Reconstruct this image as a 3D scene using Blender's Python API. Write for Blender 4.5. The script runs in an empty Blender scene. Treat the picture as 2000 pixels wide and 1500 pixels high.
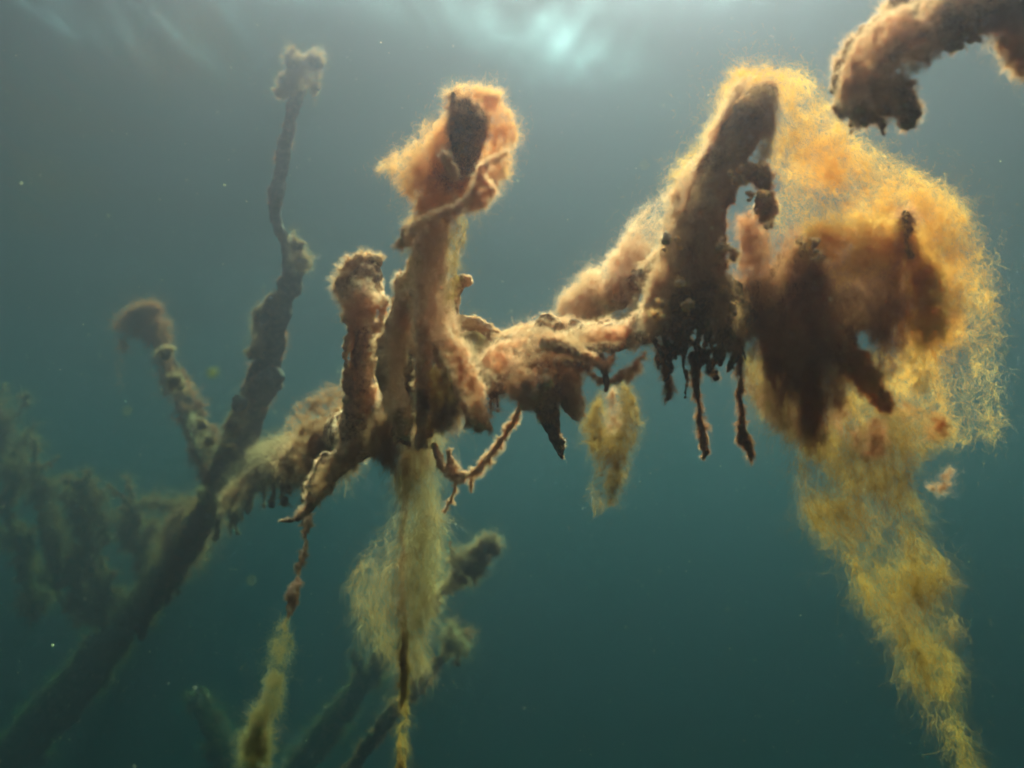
import bpy, bmesh, math
import numpy as np
from mathutils import Vector, Matrix, noise
R = math.radians
sc = bpy.context.scene
# ---------------------------------------------------------------- camera
HFOV, PITCH = 60.0, 10.0
cam_d = bpy.data.cameras.new('camera'); cam = bpy.data.objects.new('camera', cam_d)
sc.collection.objects.link(cam); sc.camera = cam
cam_d.sensor_width = 36; cam_d.lens = 18/math.tan(R(HFOV/2)); cam_d.clip_start = .02; cam_d.clip_end = 500
cam_d.dof.use_dof = True; cam_d.dof.focus_distance = .82; cam_d.dof.aperture_fstop = 9
cam.location = (0, 0, 0); cam.rotation_euler = (R(90+PITCH), 0, 0)
# ---------------------------------------------------------------- sky, sun, exposure
SUN_EL, SUN_AZ = 56.5, 12.0          # azimuth to the right of the view
w = bpy.data.worlds.new('World'); sc.world = w; w.use_nodes = True
nt = w.node_tree; nt.nodes.clear()
sky = nt.nodes.new('ShaderNodeTexSky'); sky.sky_type = 'NISHITA'; sky.sun_disc = False
sky.dust_density = 8; sky.air_density = .25; sky.ozone_density = 0; sky.sun_elevation = R(SUN_EL); sky.sun_rotation = R(SUN_AZ)
bg = nt.nodes.new('ShaderNodeBackground'); bg.inputs[1].default_value = .13
wo = nt.nodes.new('ShaderNodeOutputWorld')
nt.links.new(sky.outputs[0], bg.inputs[0]); nt.links.new(bg.outputs[0], wo.inputs[0])
sl = bpy.data.lights.new('sun', 'SUN'); sl.energy = 5; sl.angle = R(.5); sl.color = (1, .72, .52)
so = bpy.data.objects.new('sun', sl); sc.collection.objects.link(so)
sd = Vector((math.sin(R(SUN_AZ))*math.cos(R(SUN_EL)), math.cos(R(SUN_AZ))*math.cos(R(SUN_EL)), math.sin(R(SUN_EL))))
so.rotation_euler = sd.to_track_quat('Z', 'Y').to_euler()
vs = sc.view_settings; vs.view_transform = 'Standard'; vs.look = 'None'; vs.gamma = 1; vs.exposure = 2.45
sc.cycles.volume_bounces = 3; sc.cycles.max_bounces = 10; sc.cycles.diffuse_bounces = 6
sc.cycles.transparent_max_bounces = 16; sc.cycles.use_denoising = True; sc.cycles.filter_width = 2.0
sc.cycles.sample_clamp_indirect = 6
# ---------------------------------------------------------------- helpers
FPX = 1000/math.tan(R(HFOV/2))
CM = Matrix.Rotation(R(90+PITCH), 3, 'X')
def P(px, py, d):                    # the point at depth d (m) along the view, photo pixels
    return CM @ Vector(((px-1000)/FPX*d, (750-py)/FPX*d, -d))
def mat(name):
    m = bpy.data.materials.new(name); m.use_nodes = True; t = m.node_tree; t.nodes.clear()
    return m, t, t.nodes.new, t.links.new, t.nodes.new('ShaderNodeOutputMaterial')
def meshobj(name, V, F, m=None, parent=None, smooth=True):
    me = bpy.data.meshes.new(name)
    V = np.asarray(V, np.float32); F = np.asarray(F, np.int32)
    me.vertices.add(len(V)); me.vertices.foreach_set('co', V.ravel())
    me.loops.add(F.size); me.loops.foreach_set('vertex_index', F.ravel())
    me.polygons.add(len(F)); k = F.shape[1]
    me.polygons.foreach_set('loop_start', np.arange(0, F.size, k, dtype=np.int32))
    me.polygons.foreach_set('use_smooth', np.full(len(F), smooth))
    me.update(calc_edges=True)
    if m: me.materials.append(m)
    o = bpy.data.objects.new(name, me); sc.collection.objects.link(o)
    if parent: o.parent = parent
    return o
def box(name, lo, hi, m):
    (x0, y0, z0), (x1, y1, z1) = lo, hi
    V = [(x0,y0,z0),(x1,y0,z0),(x1,y1,z0),(x0,y1,z0),(x0,y0,z1),(x1,y0,z1),(x1,y1,z1),(x0,y1,z1)]
    F = [(3,2,1,0),(4,5,6,7),(0,1,5,4),(1,2,6,5),(2,3,7,6),(3,0,4,7)]
    return meshobj(name, V, F, m, smooth=False)
# ---------------------------------------------------------------- the water
ZS, ZB, RAD = 1.5, -5.0, 40.0
m, t, N, L, out = mat('haze')
pv = N('ShaderNodeVolumePrincipled')
pv.inputs['Color'].default_value = (.128, .105, .127, 1)
pv.inputs['Density'].default_value =.7
pv.inputs['Anisotropy'].default_value = .95
pv.inputs['Absorption Color'].default_value = (0.08, .53, .51, 1)
L(pv.outputs[0], out.inputs['Volume'])
hz = box('haze', (-RAD, -RAD, ZB-1), (RAD, RAD, ZS), m); hz['kind'] = 'stuff'
# rippled surface of the lake from below: transparent inside Snell's window, mirror outside it
m, t, N, L, out = mat('water_surface')
tc = N('ShaderNodeTexCoord'); mp = N('ShaderNodeMapping'); mp.inputs['Scale'].default_value = (1.2, .35, 1)
mp.inputs['Rotation'].default_value = (0, 0, R(35))
n1 = N('ShaderNodeTexNoise'); n1.inputs['Scale'].default_value = 3.2; n1.inputs['Detail'].default_value = 2
L(tc.outputs['Object'], mp.inputs[0]); L(mp.outputs[0], n1.inputs['Vector'])
bp = N('ShaderNodeBump'); bp.inputs['Strength'].default_value = 1; bp.inputs['Distance'].default_value = .03
L(n1.outputs[0], bp.inputs['Height'])
n2 = N('ShaderNodeTexNoise'); n2.inputs['Scale'].default_value = 800; n2.inputs['Detail'].default_value = 1
mp2 = N('ShaderNodeMapping'); mp2.inputs['Scale'].default_value = (1, .6, 1); mp2.inputs['Rotation'].default_value = (0, 0, R(-35))
L(tc.outputs['Object'], mp2.inputs[0]); L(mp2.outputs[0], n2.inputs['Vector'])
bp2 = N('ShaderNodeBump'); bp2.inputs['Strength'].default_value = 1; bp2.inputs['Distance'].default_value = .00038
L(n2.outputs[0], bp2.inputs['Height']); L(bp.outputs[0], bp2.inputs['Normal']); bp = bp2
fr = N('ShaderNodeFresnel'); fr.inputs['IOR'].default_value = 1.33; L(bp.outputs[0], fr.inputs['Normal'])
gl = N('ShaderNodeBsdfGlossy'); gl.inputs['Roughness'].default_value = .08; L(bp.outputs[0], gl.inputs['Normal'])
tr = N('ShaderNodeBsdfTransparent'); mx = N('ShaderNodeMixShader')
L(fr.outputs[0], mx.inputs[0]); L(tr.outputs[0], mx.inputs[1]); L(gl.outputs[0], mx.inputs[2]); L(mx.outputs[0], out.inputs[0])
def grid(name, z, R_, n, amp, m, hump=0):
    s = np.linspace(-1, 1, n); s = np.sign(s)*np.abs(s)**1.8*R_
    X, Y = np.meshgrid(s, s); X = X-.45; Z = z + amp*(np.sin(X*2.1+Y*.9)+np.sin(Y*2.7-X*1.3+1)+.6*np.sin(X*4.3+Y*3.1+2)+.4*np.sin(Y*7.3-X*5.2))
    if hump: Z = Z+hump*np.cos((Y-1.8)/1.2*np.pi)*np.exp(-((X-.6)/1.15)**2-((Y-2.45)/.95)**2)   # one steeper swell ahead: it shows the sky
    V = np.stack([X+.45, Y, Z], -1).reshape(-1, 3); i = np.arange(n*n).reshape(n, n)
    F = np.stack([i[:-1,:-1], i[:-1,1:], i[1:,1:], i[1:,:-1]], -1).reshape(-1, 4)
    return meshobj(name, V, F, m)
ws = grid('water_surface', ZS+.12, 60, 520, .012, m, 0); ws['kind'] = 'structure'
m, t, N, L, out = mat('lake_bed')
b = N('ShaderNodeBsdfPrincipled'); n1 = N('ShaderNodeTexNoise'); n1.inputs['Scale'].default_value = .8; n1.inputs['Detail'].default_value = 8
cr = N('ShaderNodeValToRGB'); cr.color_ramp.elements[0].color = (.03, .03, .02, 1); cr.color_ramp.elements[1].color = (.09, .08, .05, 1)
L(n1.outputs[0], cr.inputs[0]); L(cr.outputs[0], b.inputs[0]); L(b.outputs[0], out.inputs[0]); b.inputs['Roughness'].default_value = 1
lb = grid('lake_bed', ZB, 90, 120, .12, m); lb['kind'] = 'structure'
# ---------------------------------------------------------------- numpy noise and shape tools
RG = np.random.default_rng(7)
CMn = np.array(CM); UP = np.array([0, 0, 1.])
def PN(px, py, d):                   # vectorised P
    px, py, d = np.broadcast_arrays(np.asarray(px, float), np.asarray(py, float), np.asarray(d, float))
    return np.stack([(px-1000)/FPX*d, (750-py)/FPX*d, -d], -1) @ CMn.T
def vnoise(p, seed=0):               # smooth value noise in -1..1
    p = np.asarray(p, np.float64) + seed*17.31 + 1000; i = np.floor(p).astype(np.int64); f = p-i; f = f*f*(3-2*f); r = 0
    for dx in (0, 1):
        for dy in (0, 1):
            for dz in (0, 1):
                h = ((i[:,0]+dx)*73856093) ^ ((i[:,1]+dy)*19349663) ^ ((i[:,2]+dz)*83492791) ^ (seed*2654435)
                h = (h ^ (h >> 13))*1274126177 & 0x7fffffff; h = (h ^ (h >> 16)) & 0xffff
                wgt = (f[:,0] if dx else 1-f[:,0])*(f[:,1] if dy else 1-f[:,1])*(f[:,2] if dz else 1-f[:,2])
                r = r + wgt*(h/32767.5-1)
    return r
def fbm(p, seed=0, oct=3):
    r = 0; a = 1; t = 0
    for k in range(oct): r = r + a*vnoise(p*2**k, seed+k*5); t += a; a *= .55
    return r/t
def vec3n(p, seed=0): return np.stack([vnoise(p, seed+11), vnoise(p, seed+23), vnoise(p, seed+37)], -1)
def unit(v): return v/np.maximum(np.linalg.norm(v, axis=-1, keepdims=True), 1e-9)
def spline(pts, step=.5):            # smooth dense path through (px, py, depth, radius_px)
    a = np.array(pts, float); n = len(a)
    if n < 3: k = 6; t = np.linspace(0, 1, k)[:,None]; return a[0]*(1-t)+a[1]*t
    b = np.vstack([2*a[0]-a[1], a, 2*a[-1]-a[-2]]); out = []
    for i in range(n-1):
        p0, p1, p2, p3 = b[i:i+4]; k = max(2, int(np.hypot(*(p2-p1)[:2])/max(3, min(p1[3], p2[3])*step)))
        for u in np.arange(k)/k: out.append(.5*(2*p1+(p2-p0)*u+(2*p0-5*p1+4*p2-p3)*u*u+(3*p1-p0-3*p2+p3)*u**3))
    out.append(a[-1]); out = np.array(out); out[:,3] = np.maximum(out[:,3], 1); return out
def tube_world(C, rad, n=12):        # closed tube round world points
    T = unit(np.gradient(C, axis=0)); a = unit(np.cross(T, [.31, .2, .93])); b = np.cross(T, a)
    ph = np.arange(n)/n*2*np.pi
    V = C[:,None]+rad[:,None,None]*(a[:,None]*np.cos(ph)[None,:,None]+b[:,None]*np.sin(ph)[None,:,None])
    m_ = len(C); V = np.vstack([V.reshape(-1, 3), C[:1]-T[:1]*rad[0]*.6, C[-1:]+T[-1:]*rad[-1]*.6])
    F = []
    for i in range(m_-1):
        for j in range(n): k = (j+1) % n; F.append((i*n+j, i*n+k, (i+1)*n+k, (i+1)*n+j))
    e0, e1 = m_*n, m_*n+1
    for j in range(n):
        k = (j+1) % n; F.append((e0, k, j)); F.append((e1, (m_-1)*n+j, (m_-1)*n+k))
    return V, F
_b = bmesh.new(); bmesh.ops.create_icosphere(_b, subdivisions=2, radius=1)
ICO = np.array([v.co[:] for v in _b.verts]); ICOF = [tuple(v.index for v in f.verts) for f in _b.faces]; _b.free()
class Lump:                          # a union of tubes, blobs and drips that becomes one continuous surface
    def __init__(s): s.V = []; s.F = []; s.n = 0
    def add(s, V, F): s.V.append(V); s.F += [tuple(i+s.n for i in f) for f in F]; s.n += len(V); return s
    def tube(s, pts, lumps=0, size=.5, wob=.12, drip=0, dlen=60, dr=5):
        q = spline(pts); C = PN(q[:,0], q[:,1], q[:,2]); px = q[:,2]/FPX; r = q[:,3]*px
        C = C+vec3n(C/px.mean()/60, int(q[0,0])%97)*r[:,None]*wob*1.6
        r = r*(1+.28*vnoise(C/px.mean()/22, int(q[0,1])%89))
        s.add(*tube_world(C, r))
        for _ in range(lumps):
            i = RG.integers(0, len(q)); dv = unit(RG.normal(size=3)); rr = r[i]*size*RG.uniform(.45, 1.15)
            s.blobw(C[i]+dv*r[i]*.85, rr)
        for _ in range(drip):
            i = RG.integers(0, len(q)); o = C[i]+np.array([RG.uniform(-1, 1), RG.uniform(-1, 1), 0])*r[i]*.8
            L = dlen*px[i]*RG.uniform(.35, 1.2); k = 8; t = np.linspace(0, 1, k)[:,None]
            W = o-UP*L*t+vec3n((o+UP*3*t)*9, 3)*L*.1*t
            rr = dr*px[i]*RG.uniform(.6, 1.5)*(1-.5*t[:,0])*(1+.5*RG.uniform(-1, 1, k))
            s.add(*tube_world(W, rr, 8))
        return s
    def blobw(s, c, r, sq=(1, 1, 1)):
        V = ICO*(r*np.array(sq))*(1+.18*RG.uniform(-1, 1, (len(ICO), 1)))+c; return s.add(V, ICOF)
    def blob(s, px, py, d, r, sq=(1, 1, 1)): return s.blobw(PN(px, py, d), r*d/FPX, sq)
    def build(s, name, m, parent, vox, d, amp=6, sc_=30, fine=2.2):   # vox, amp in photo pixels at depth d
        px = d/FPX; V = np.vstack(s.V)
        me = bpy.data.meshes.new(name); me.from_pydata(V.tolist(), [], s.F)
        o = bpy.data.objects.new(name, me); sc.collection.objects.link(o)
        md = o.modifiers.new('r', 'REMESH'); md.mode = 'VOXEL'; md.voxel_size = vox*px
        dg = bpy.context.evaluated_depsgraph_get(); me2 = bpy.data.meshes.new_from_object(o.evaluated_get(dg))
        o.modifiers.clear(); o.data = me2; bpy.data.meshes.remove(me); me2.name = name
        n = len(me2.vertices); co = np.empty(n*3, np.float32); no = np.empty(n*3, np.float32)
        me2.vertices.foreach_get('co', co); me2.vertex_normals.foreach_get('vector', no)
        co = co.reshape(-1, 3).astype(float); no = no.reshape(-1, 3)
        u = co/px; h = amp*fbm(u/sc_, 3, 2)+fine*1.3*fbm(u/9., 9, 2)
        co = co+no*(h*px)[:,None]+vec3n(u/14., 5)*(fine*.8*px)
        me2.vertices.foreach_set('co', co.astype(np.float32).ravel())
        me2.polygons.foreach_set('use_smooth', np.ones(len(me2.polygons), bool)); me2.update()
        me2.materials.clear(); me2.materials.append(m); o.parent = parent
        return o
def surf_points(o, n):               # area-weighted points and normals on a mesh
    me = o.data; me.calc_loop_triangles(); T = np.empty(len(me.loop_triangles)*3, np.int32); me.loop_triangles.foreach_get('vertices', T); T = T.reshape(-1, 3)
    co = np.empty(len(me.vertices)*3, np.float32); me.vertices.foreach_get('co', co); co = co.reshape(-1, 3).astype(float)
    A, B, Cc = co[T[:,0]], co[T[:,1]], co[T[:,2]]; N_ = np.cross(B-A, Cc-A); ar = np.linalg.norm(N_, axis=1)
    cs = np.cumsum(ar); i = np.searchsorted(cs, RG.random(n)*cs[-1]).clip(0, len(T)-1)
    a, b = RG.random(n), RG.random(n); k = a+b > 1; a[k] = 1-a[k]; b[k] = 1-b[k]
    return A[i]+(B-A)[i]*a[:,None]+(Cc-A)[i]*b[:,None], unit(N_[i])
def strands(name, p, d, length, width, m, parent=None, nseg=6, curl=.5, grav=0., freq=20., seed=1, keep=.6):
    n = len(p); d = unit(d); side = unit(np.cross(d, RG.normal(size=(n, 3))))
    step = (length/nseg)[:,None]; g = np.array([0, 0, -1.])*grav; L_ = []; R_ = []; q = p.copy(); jit = RG.normal(size=(n, 3))*.25
    for k in range(nseg+1):
        tw = (width*(1-.75*k/nseg))[:,None]*.5
        L_.append(q-side*tw); R_.append(q+side*tw)
        d = unit(d*keep+curl*(vec3n(q*freq, seed)+jit)+g); q = q+d*step
        side = unit(np.cross(d, np.cross(side, d))+1e-6)
        jit = RG.normal(size=(n, 3))*.35
    V = np.stack([np.stack(L_, 1), np.stack(R_, 1)], 2)          # n, nseg+1, 2, 3
    base = (np.arange(n)*(nseg+1)*2)[:,None]+(np.arange(nseg)*2)[None]
    F = np.stack([base, base+1, base+3, base+2], -1).reshape(-1, 4)
    return meshobj(name, V.reshape(-1, 3), F, m, parent)
def fuzz(o, n, d, m, ln=14, w=1.1, up=.3, grav=.15, name='algae_fuzz', thr=-.25, nsc=35., curl=1.0):
    px = d/FPX; p, no = surf_points(o, int(n*1.6*1.6))
    k = vnoise(p/px/nsc, 4)+.35*no[:,2] > thr; n = int(n*1.6); p, no = p[k][:n], no[k][:n]; n = len(p)
    le = ln*px*RG.uniform(.4, 1.5, n)*(1+.9*np.clip(vnoise(p/px/nsc/1.7, 8), -.4, 1)*1.3)
    return strands(name, p, no+RG.normal(size=(n, 3))*.5+UP*up, le, w*.55*px*RG.uniform(.7, 1.3, n), m, o, 5, curl, grav, 1/(px*9), 2)
def inpoly(x, y, poly):
    r = np.zeros(len(x), bool); n = len(poly)
    for i in range(n):
        (x0, y0), (x1, y1) = poly[i][:2], poly[i-1][:2]
        c = ((y0 > y) != (y1 > y)) & (x < (x1-x0)*(y-y0)/(y1-y0+1e-9)+x0); r ^= c
    return r
VD, WV = 1.05, .35
def veil(name, poly, n, depth, m, gs, guides, thick=18, ln=30, w=.9, wisp=.25, nsc=38., stretch=3., seed=1, parent=None, bow=0, nseg=6, curl=.85, grav=.12, edge=6, base=.15, rim=0, sheet=0):
    """A cloud of fine filaments: outline and density in photo pixels, a real depth, thickness and bow in depth."""
    n = int(n*VD); P_ = np.array([q[:2] for q in poly], float); lo, hi = P_.min(0), P_.max(0); X = []; Y = []; W = 0
    dfun = depth if callable(depth) else (lambda x, y: np.full(len(x), float(depth)))
    gd = np.array(guides, float)
    while W < n:
        k = n*4; x = RG.uniform(lo[0], hi[0], k); y = RG.uniform(lo[1], hi[1], k)
        ok = inpoly(x, y, poly); x, y = x[ok], y[ok]; wgt = np.full(len(x), float(base))
        for (gx, gy, sx, sy, a) in gs: wgt += a*np.exp(-((x-gx)/sx)**2-((y-gy)/sy)**2)
        if rim:
            dm = np.full(len(x), 1e9)
            for i in range(len(P_)):
                a_, b_ = P_[i-1], P_[i]; e = b_-a_; t = np.clip(((x-a_[0])*e[0]+(y-a_[1])*e[1])/(e@e+1e-9), 0, 1)
                dm = np.minimum(dm, np.hypot(x-a_[0]-t*e[0], y-a_[1]-t*e[1]))
            wgt += rim*np.exp(-(dm/9)**2)
        ww = ((x[:,None]-gd[:,0])**2+(y[:,None]-gd[:,1])**2+400)**-1.5; gx = (ww*gd[:,2]).sum(1); gy = (ww*gd[:,3]).sum(1); gl = np.hypot(gx, gy)+1e-12; gx, gy = gx/gl, gy/gl
        al = x*gx+y*gy; ac = -x*gy+y*gx
        nz = fbm(np.stack([al/nsc/stretch, ac/nsc, x*0], -1), seed, 4)*1.6
        nz2 = fbm(np.stack([x/9., y/9., x*0], -1), seed+3, 2)
        wgt = np.maximum(wgt, .02)*np.clip(.5+nz*1.3+nz2*.5, wisp*.25, 2.2)
        ok = RG.random(len(x))*1.3 < wgt; X.append(np.stack([x, y, gx, gy], 1)[ok]); W += ok.sum()
    A = np.vstack(X)[:n]; ej = edge*RG.exponential(1, n); x, y = A[:,0]+RG.normal(size=n)*ej, A[:,1]+RG.normal(size=n)*ej
    d = dfun(x, y); px = d.mean()/FPX
    if bow:
        c = P_.mean(0); rr = ((x-c[0])/((hi-lo)[0]/2))**2+((y-c[1])/((hi-lo)[1]/2))**2; d = d-bow*px*np.sqrt(np.clip(1-rr, 0, 1))*np.where(RG.random(n) < .5, 1, -1)
    d = d+px*thick*(RG.normal(size=n)*.5+fbm(np.stack([x/60, y/60, x*0], -1), seed+9, 2)*1.5)
    p = PN(x, y, d); fl = PN(x+A[:,2]*10, y+A[:,3]*10, d)-p
    le = ln*px*RG.uniform(.35, 1.4, n)*np.where(RG.random(n) < .03, 2.2, 1)*np.where(ej > edge*1.2, .45, 1)
    p = p-unit(fl)*le[:,None]*.4
    return strands(name, p, unit(fl)+RG.normal(size=(n, 3))*.45, le, w*WV*px*RG.uniform(.6, 1.5, n)*np.where(ej > edge*1.2, .7, 1), m, parent, nseg, curl, grav, 1/(px*11), seed)
def tag(o, label=None, cat=None, group=None, kind=None):
    for k, v in (('label', label), ('category', cat), ('group', group), ('kind', kind)):
        if v: o[k] = v
    return o
def empty(name, loc, label, cat, group=None):
    o = bpy.data.objects.new(name, None); sc.collection.objects.link(o); o.location = (0, 0, 0)
    o.empty_display_size = .05; return tag(o, label, cat, group)
# ---------------------------------------------------------------- materials
def crust(name, dark, mid, palest, s=60):
    m, t, N, L, out = mat(name)
    tc = N('ShaderNodeTexCoord'); n1 = N('ShaderNodeTexNoise'); n1.inputs['Scale'].default_value = s; n1.inputs['Detail'].default_value = 7; n1.inputs['Roughness'].default_value = .65
    L(tc.outputs['Object'], n1.inputs['Vector'])
    cr = N('ShaderNodeValToRGB'); e = cr.color_ramp.elements; e[0].position = .33; e[0].color = (*dark, 1); e[1].position = .68; e[1].color = (*palest, 1); k = e.new(.5); k.color = (*mid, 1)  # noise scatters the three bark and silt tones at random
    L(n1.outputs[0], cr.inputs[0]); b = N('ShaderNodeBsdfPrincipled'); L(cr.outputs[0], b.inputs[0]); b.inputs['Roughness'].default_value = .95; b.inputs['Specular IOR Level'].default_value = .1
    n2 = N('ShaderNodeTexNoise'); n2.inputs['Scale'].default_value = s*5; n2.inputs['Detail'].default_value = 5; L(tc.outputs['Object'], n2.inputs['Vector'])
    bp = N('ShaderNodeBump'); bp.inputs['Strength'].default_value = .8; bp.inputs['Distance'].default_value = .004; L(n2.outputs[0], bp.inputs['Height']); L(bp.outputs[0], b.inputs['Normal'])
    L(b.outputs[0], out.inputs[0]); return m
def film(name, a, b_, s=14, trans=.55):
    m, t, N, L, out = mat(name)
    tc = N('ShaderNodeTexCoord'); n1 = N('ShaderNodeTexNoise'); n1.inputs['Scale'].default_value = s; n1.inputs['Detail'].default_value = 4
    L(tc.outputs['Object'], n1.inputs['Vector'])
    cr = N('ShaderNodeValToRGB'); e = cr.color_ramp.elements; e[0].position = .38; e[0].color = (*a, 1); e[1].position = .62; e[1].color = (*b_, 1); L(n1.outputs[0], cr.inputs[0])
    d1 = N('ShaderNodeBsdfDiffuse'); d2 = N('ShaderNodeBsdfTranslucent'); mx = N('ShaderNodeMixShader'); mx.inputs[0].default_value = trans
    L(cr.outputs[0], d1.inputs[0]); L(cr.outputs[0], d2.inputs[0]); L(d1.outputs[0], mx.inputs[1]); L(d2.outputs[0], mx.inputs[2]); L(mx.outputs[0], out.inputs[0]); return m
M_bark = crust('dark_bark', (.05, .03, .02), (.12, .07, .045), (.26, .15, .09))
M_crust = crust('silted_bark', (.08, .04, .025), (.3, .155, .085), (.68, .4, .23))
M_tan = crust('tan_silt', (.42, .22, .12), (.72, .42, .24), (.88, .6, .38))
F_tan = film('tan_algae', (.86, .52, .3), (.68, .39, .2))
F_mid = film('dull_tan_algae', (.56, .29, .13), (.34, .17, .08))
F_brown = film('brown_algae', (.66, .3, .13), (.34, .14, .065), 25)
F_orange = film('orange_algae', (.94, .57, .25), (.87, .45, .17))
F_yellow = film('yellow_algae', (.92, .51, .13), (.84, .41, .085))
F_sock = film('pale_gold_algae', (.85, .62, .25), (.7, .5, .18))
F_olive = film('olive_algae', (.48, .26, .045), (.33, .17, .045))
F_pale = film('pale_algae', (.5, .3, .12), (.36, .24, .09))
F_far = film('rusty_algae', (.55, .16, .055), (.36, .1, .035))
M_far = crust('rusty_bark', (.03, .012, .008), (.07, .028, .015), (.16, .06, .03))
# ---------------------------------------------------------------- the big sunken tree
tree = empty('sunken_tree', None, 'large dead sunken tree crusted with tan silt, crossing the whole view from lower left', 'tree')
def limb(name, o_paths, m, d, vox=3.5, amp=6, n=0, fm=None, ln=14, w=1.1, parent=None, extra=None, label=None, **k):
    s = Lump()
    for pa in o_paths:
        if isinstance(pa, dict): s.tube(**pa)
        else: s.tube(pa)
    if extra: extra(s)
    kk = {q: k.pop(q) for q in ('sc_', 'fine') if q in k}
    o = s.build(name, m, parent if parent is not None else tree, vox, d, amp, **kk)
    if label: o['label'] = label
    if n: fuzz(o, n, d, fm or F_tan, ln, w, **k)
    return o
T = lambda pts, **k: dict(pts=pts, **k)
limb('trunk', [T([(-80,1590,6.91,47),(60,1440,6.4,41),(180,1300,5.89,36),(290,1165,5.39,30),(370,1050,4.14,25),(430,965,3.68,20)], lumps=40, size=.4, drip=12, dlen=70, dr=7)], M_far, 5.0, 3.5, 8, 16000, F_far, 26, 1.2)
limb('trunk', [T([(420,975,3.645,32),(470,940,3.143,30),(520,910,2.496,32),(580,895,1.837,38),(640,880,1.4,36)], lumps=40, size=.5, drip=34, dlen=75, dr=7)], M_crust, 2.2, 3.5, 8, 22000, F_mid, 24, 1.1)
limb('limb', [T([(425,970,3.51,22),(440,900,3.38,25),(478,830,3.25,32),(512,740,2.86,29),(532,650,2.665,24),(552,590,2.665,21),(572,530,2.665,20),(560,480,2.665,15),(540,430,2.665,14),(540,370,2.665,16),(555,310,2.665,14),(570,230,2.665,15),(582,180,2.665,18),(592,140,2.665,10),(600,108,2.665,3)], lumps=30, size=.32),
              T([(575,530,2.665,18),(595,520,2.665,13),(606,512,2.665,7)]), T([(500,770,2.86,30),(530,745,2.665,26),(548,732,2.665,14)])], M_bark, 2.65, 3.5, 4, 6500, F_far, 13, 1.1, thr=.2, label='tall dark crooked limb rising nearly to the surface')
limb('limb', [T([(430,930,3.445,26),(405,880,3.51,22),(372,805,3.575,18),(338,730,3.64,16),(318,680,3.64,13),(300,645,3.64,14),(275,625,3.64,16),(250,625,3.64,10)], lumps=26, size=.6)], M_far, 3.55, 3.2, 5, 11000, F_far, 24, 1.2, label='short forked limb with a shaggy bent tip')
# growth clinging to the tall limb's tip and flanks
for (x, y, r, k) in [(575,130,20,1),(612,125,14,1),(560,165,16,1),(545,180,9,1),(618,170,9,1),(575,100,5,0),(583,480,12,1),(588,510,10,1),(530,590,14,1),(512,620,15,1),(495,690,12,1),(468,790,17,1),(455,830,14,1),(442,880,9,1),(395,830,10,1),(410,860,10,1),(325,690,12,1),(345,745,14,1)]:
    s = Lump()
    for _ in range(7): s.blob(x+RG.uniform(-.7, .7)*r, y+RG.uniform(-.8, .8)*r, 2.6, r*RG.uniform(.3, .5))
    s.blob(x, y, 2.6, r*.8); limb_g = s.build('algae_tuft', M_bark, tree, 3, 2.65, 3)
    fuzz(limb_g, 900, 2.65, F_mid, 14, 1.0)
for k_, (pl, n_, d_, gd_) in enumerate([
    ([(540,180),(560,150),(565,95),(575,100),(590,125),(610,100),(628,105),(622,180),(612,210),(600,170),(580,160),(560,190),(545,195)], 9000, 2.6, (-.3, 1)),
    ([(572,450),(590,490),(612,512),(605,530),(585,510),(570,480)], 3000, 2.6, (.5, 1)),
    ([(515,590),(535,570),(545,590),(530,640),(505,690),(485,700),(495,640)], 6000, 2.6, (-.4, 1)),
    ([(485,750),(492,770),(470,820),(440,880),(425,890),(440,840),(460,790)], 6000, 2.75, (-.5, 1)),
    ([(380,810),(405,845),(430,890),(420,905),(395,870),(372,830)], 4000, 3.3, (.5, 1))]):
    veil('algae_shred', pl, n_, d_, F_mid, [], [(pl[0][0], pl[0][1], gd_[0], gd_[1])], 10, 16, 1.0, base=.6, seed=70+k_, edge=5, parent=tree, wisp=.2)
# knobbed stub
limb('stub', [T([(700,880,.98,44),(704,790,.98,31),(706,700,.98,26),(709,620,.98,23),(709,585,.98,26)], lumps=26, size=.3),
              T([(708,592,.97,26),(705,570,.97,40),(710,542,.97,34),(706,520,.97,14),(706,512,.97,8)], lumps=26, size=.55)], M_crust, .98, 2.8, 5, 30000, F_tan, 13, .9, thr=-.6, extra=lambda s: [s.blob(708+28*math.cos(a_), 562+26*math.sin(a_), .965, 13+3*math.sin(a_*3)) for a_ in np.linspace(0, 6.28, 13)]+[s.blob(706+RG.normal()*6, 518+RG.normal()*5, .97, 5) for _ in range(6)], label='upright stub with a lumpy round knob on top')
s = Lump()
for y in range(610, 860, 17): s.blob(682-(y>690)*5+RG.normal()*4, y, .97, RG.uniform(5, 11))
g = s.build('silt_lobes', M_tan, tree, 3, .97, 4); fuzz(g, 4000, .97, F_tan, 8, .9)
s = Lump()
for (x, y, r) in [(745,590,14),(752,620,10),(738,640,10),(760,640,8),(742,700,10),(748,730,12),(756,790,12),(745,830,16),(770,770,9)]: s.blob(x, y, .95, r)
s.tube([(740,590,.95,6),(756,630,.95,5),(742,690,.95,6),(760,760,.95,6),(750,830,.95,8)], lumps=14, size=1.2)
g = s.build('silt_lobes', M_tan, tree, 3, .95, 4); fuzz(g, 5000, .95, F_tan, 12, .9)
# trunk crossing the middle
limb('trunk', [T([(620,885,1.45,34),(690,850,1.1,46),(760,815,.98,44),(830,780,.92,42),(900,745,.88,38),(950,725,.85,40),(1020,705,.82,42),(1090,685,.79,34),(1150,668,.76,24),(1210,655,.73,24),(1260,640,.69,26)], lumps=110, size=.45, drip=34, dlen=42, dr=4)], M_crust, .9, 3.4, 8, 26000, F_tan, 13, .9)
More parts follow.
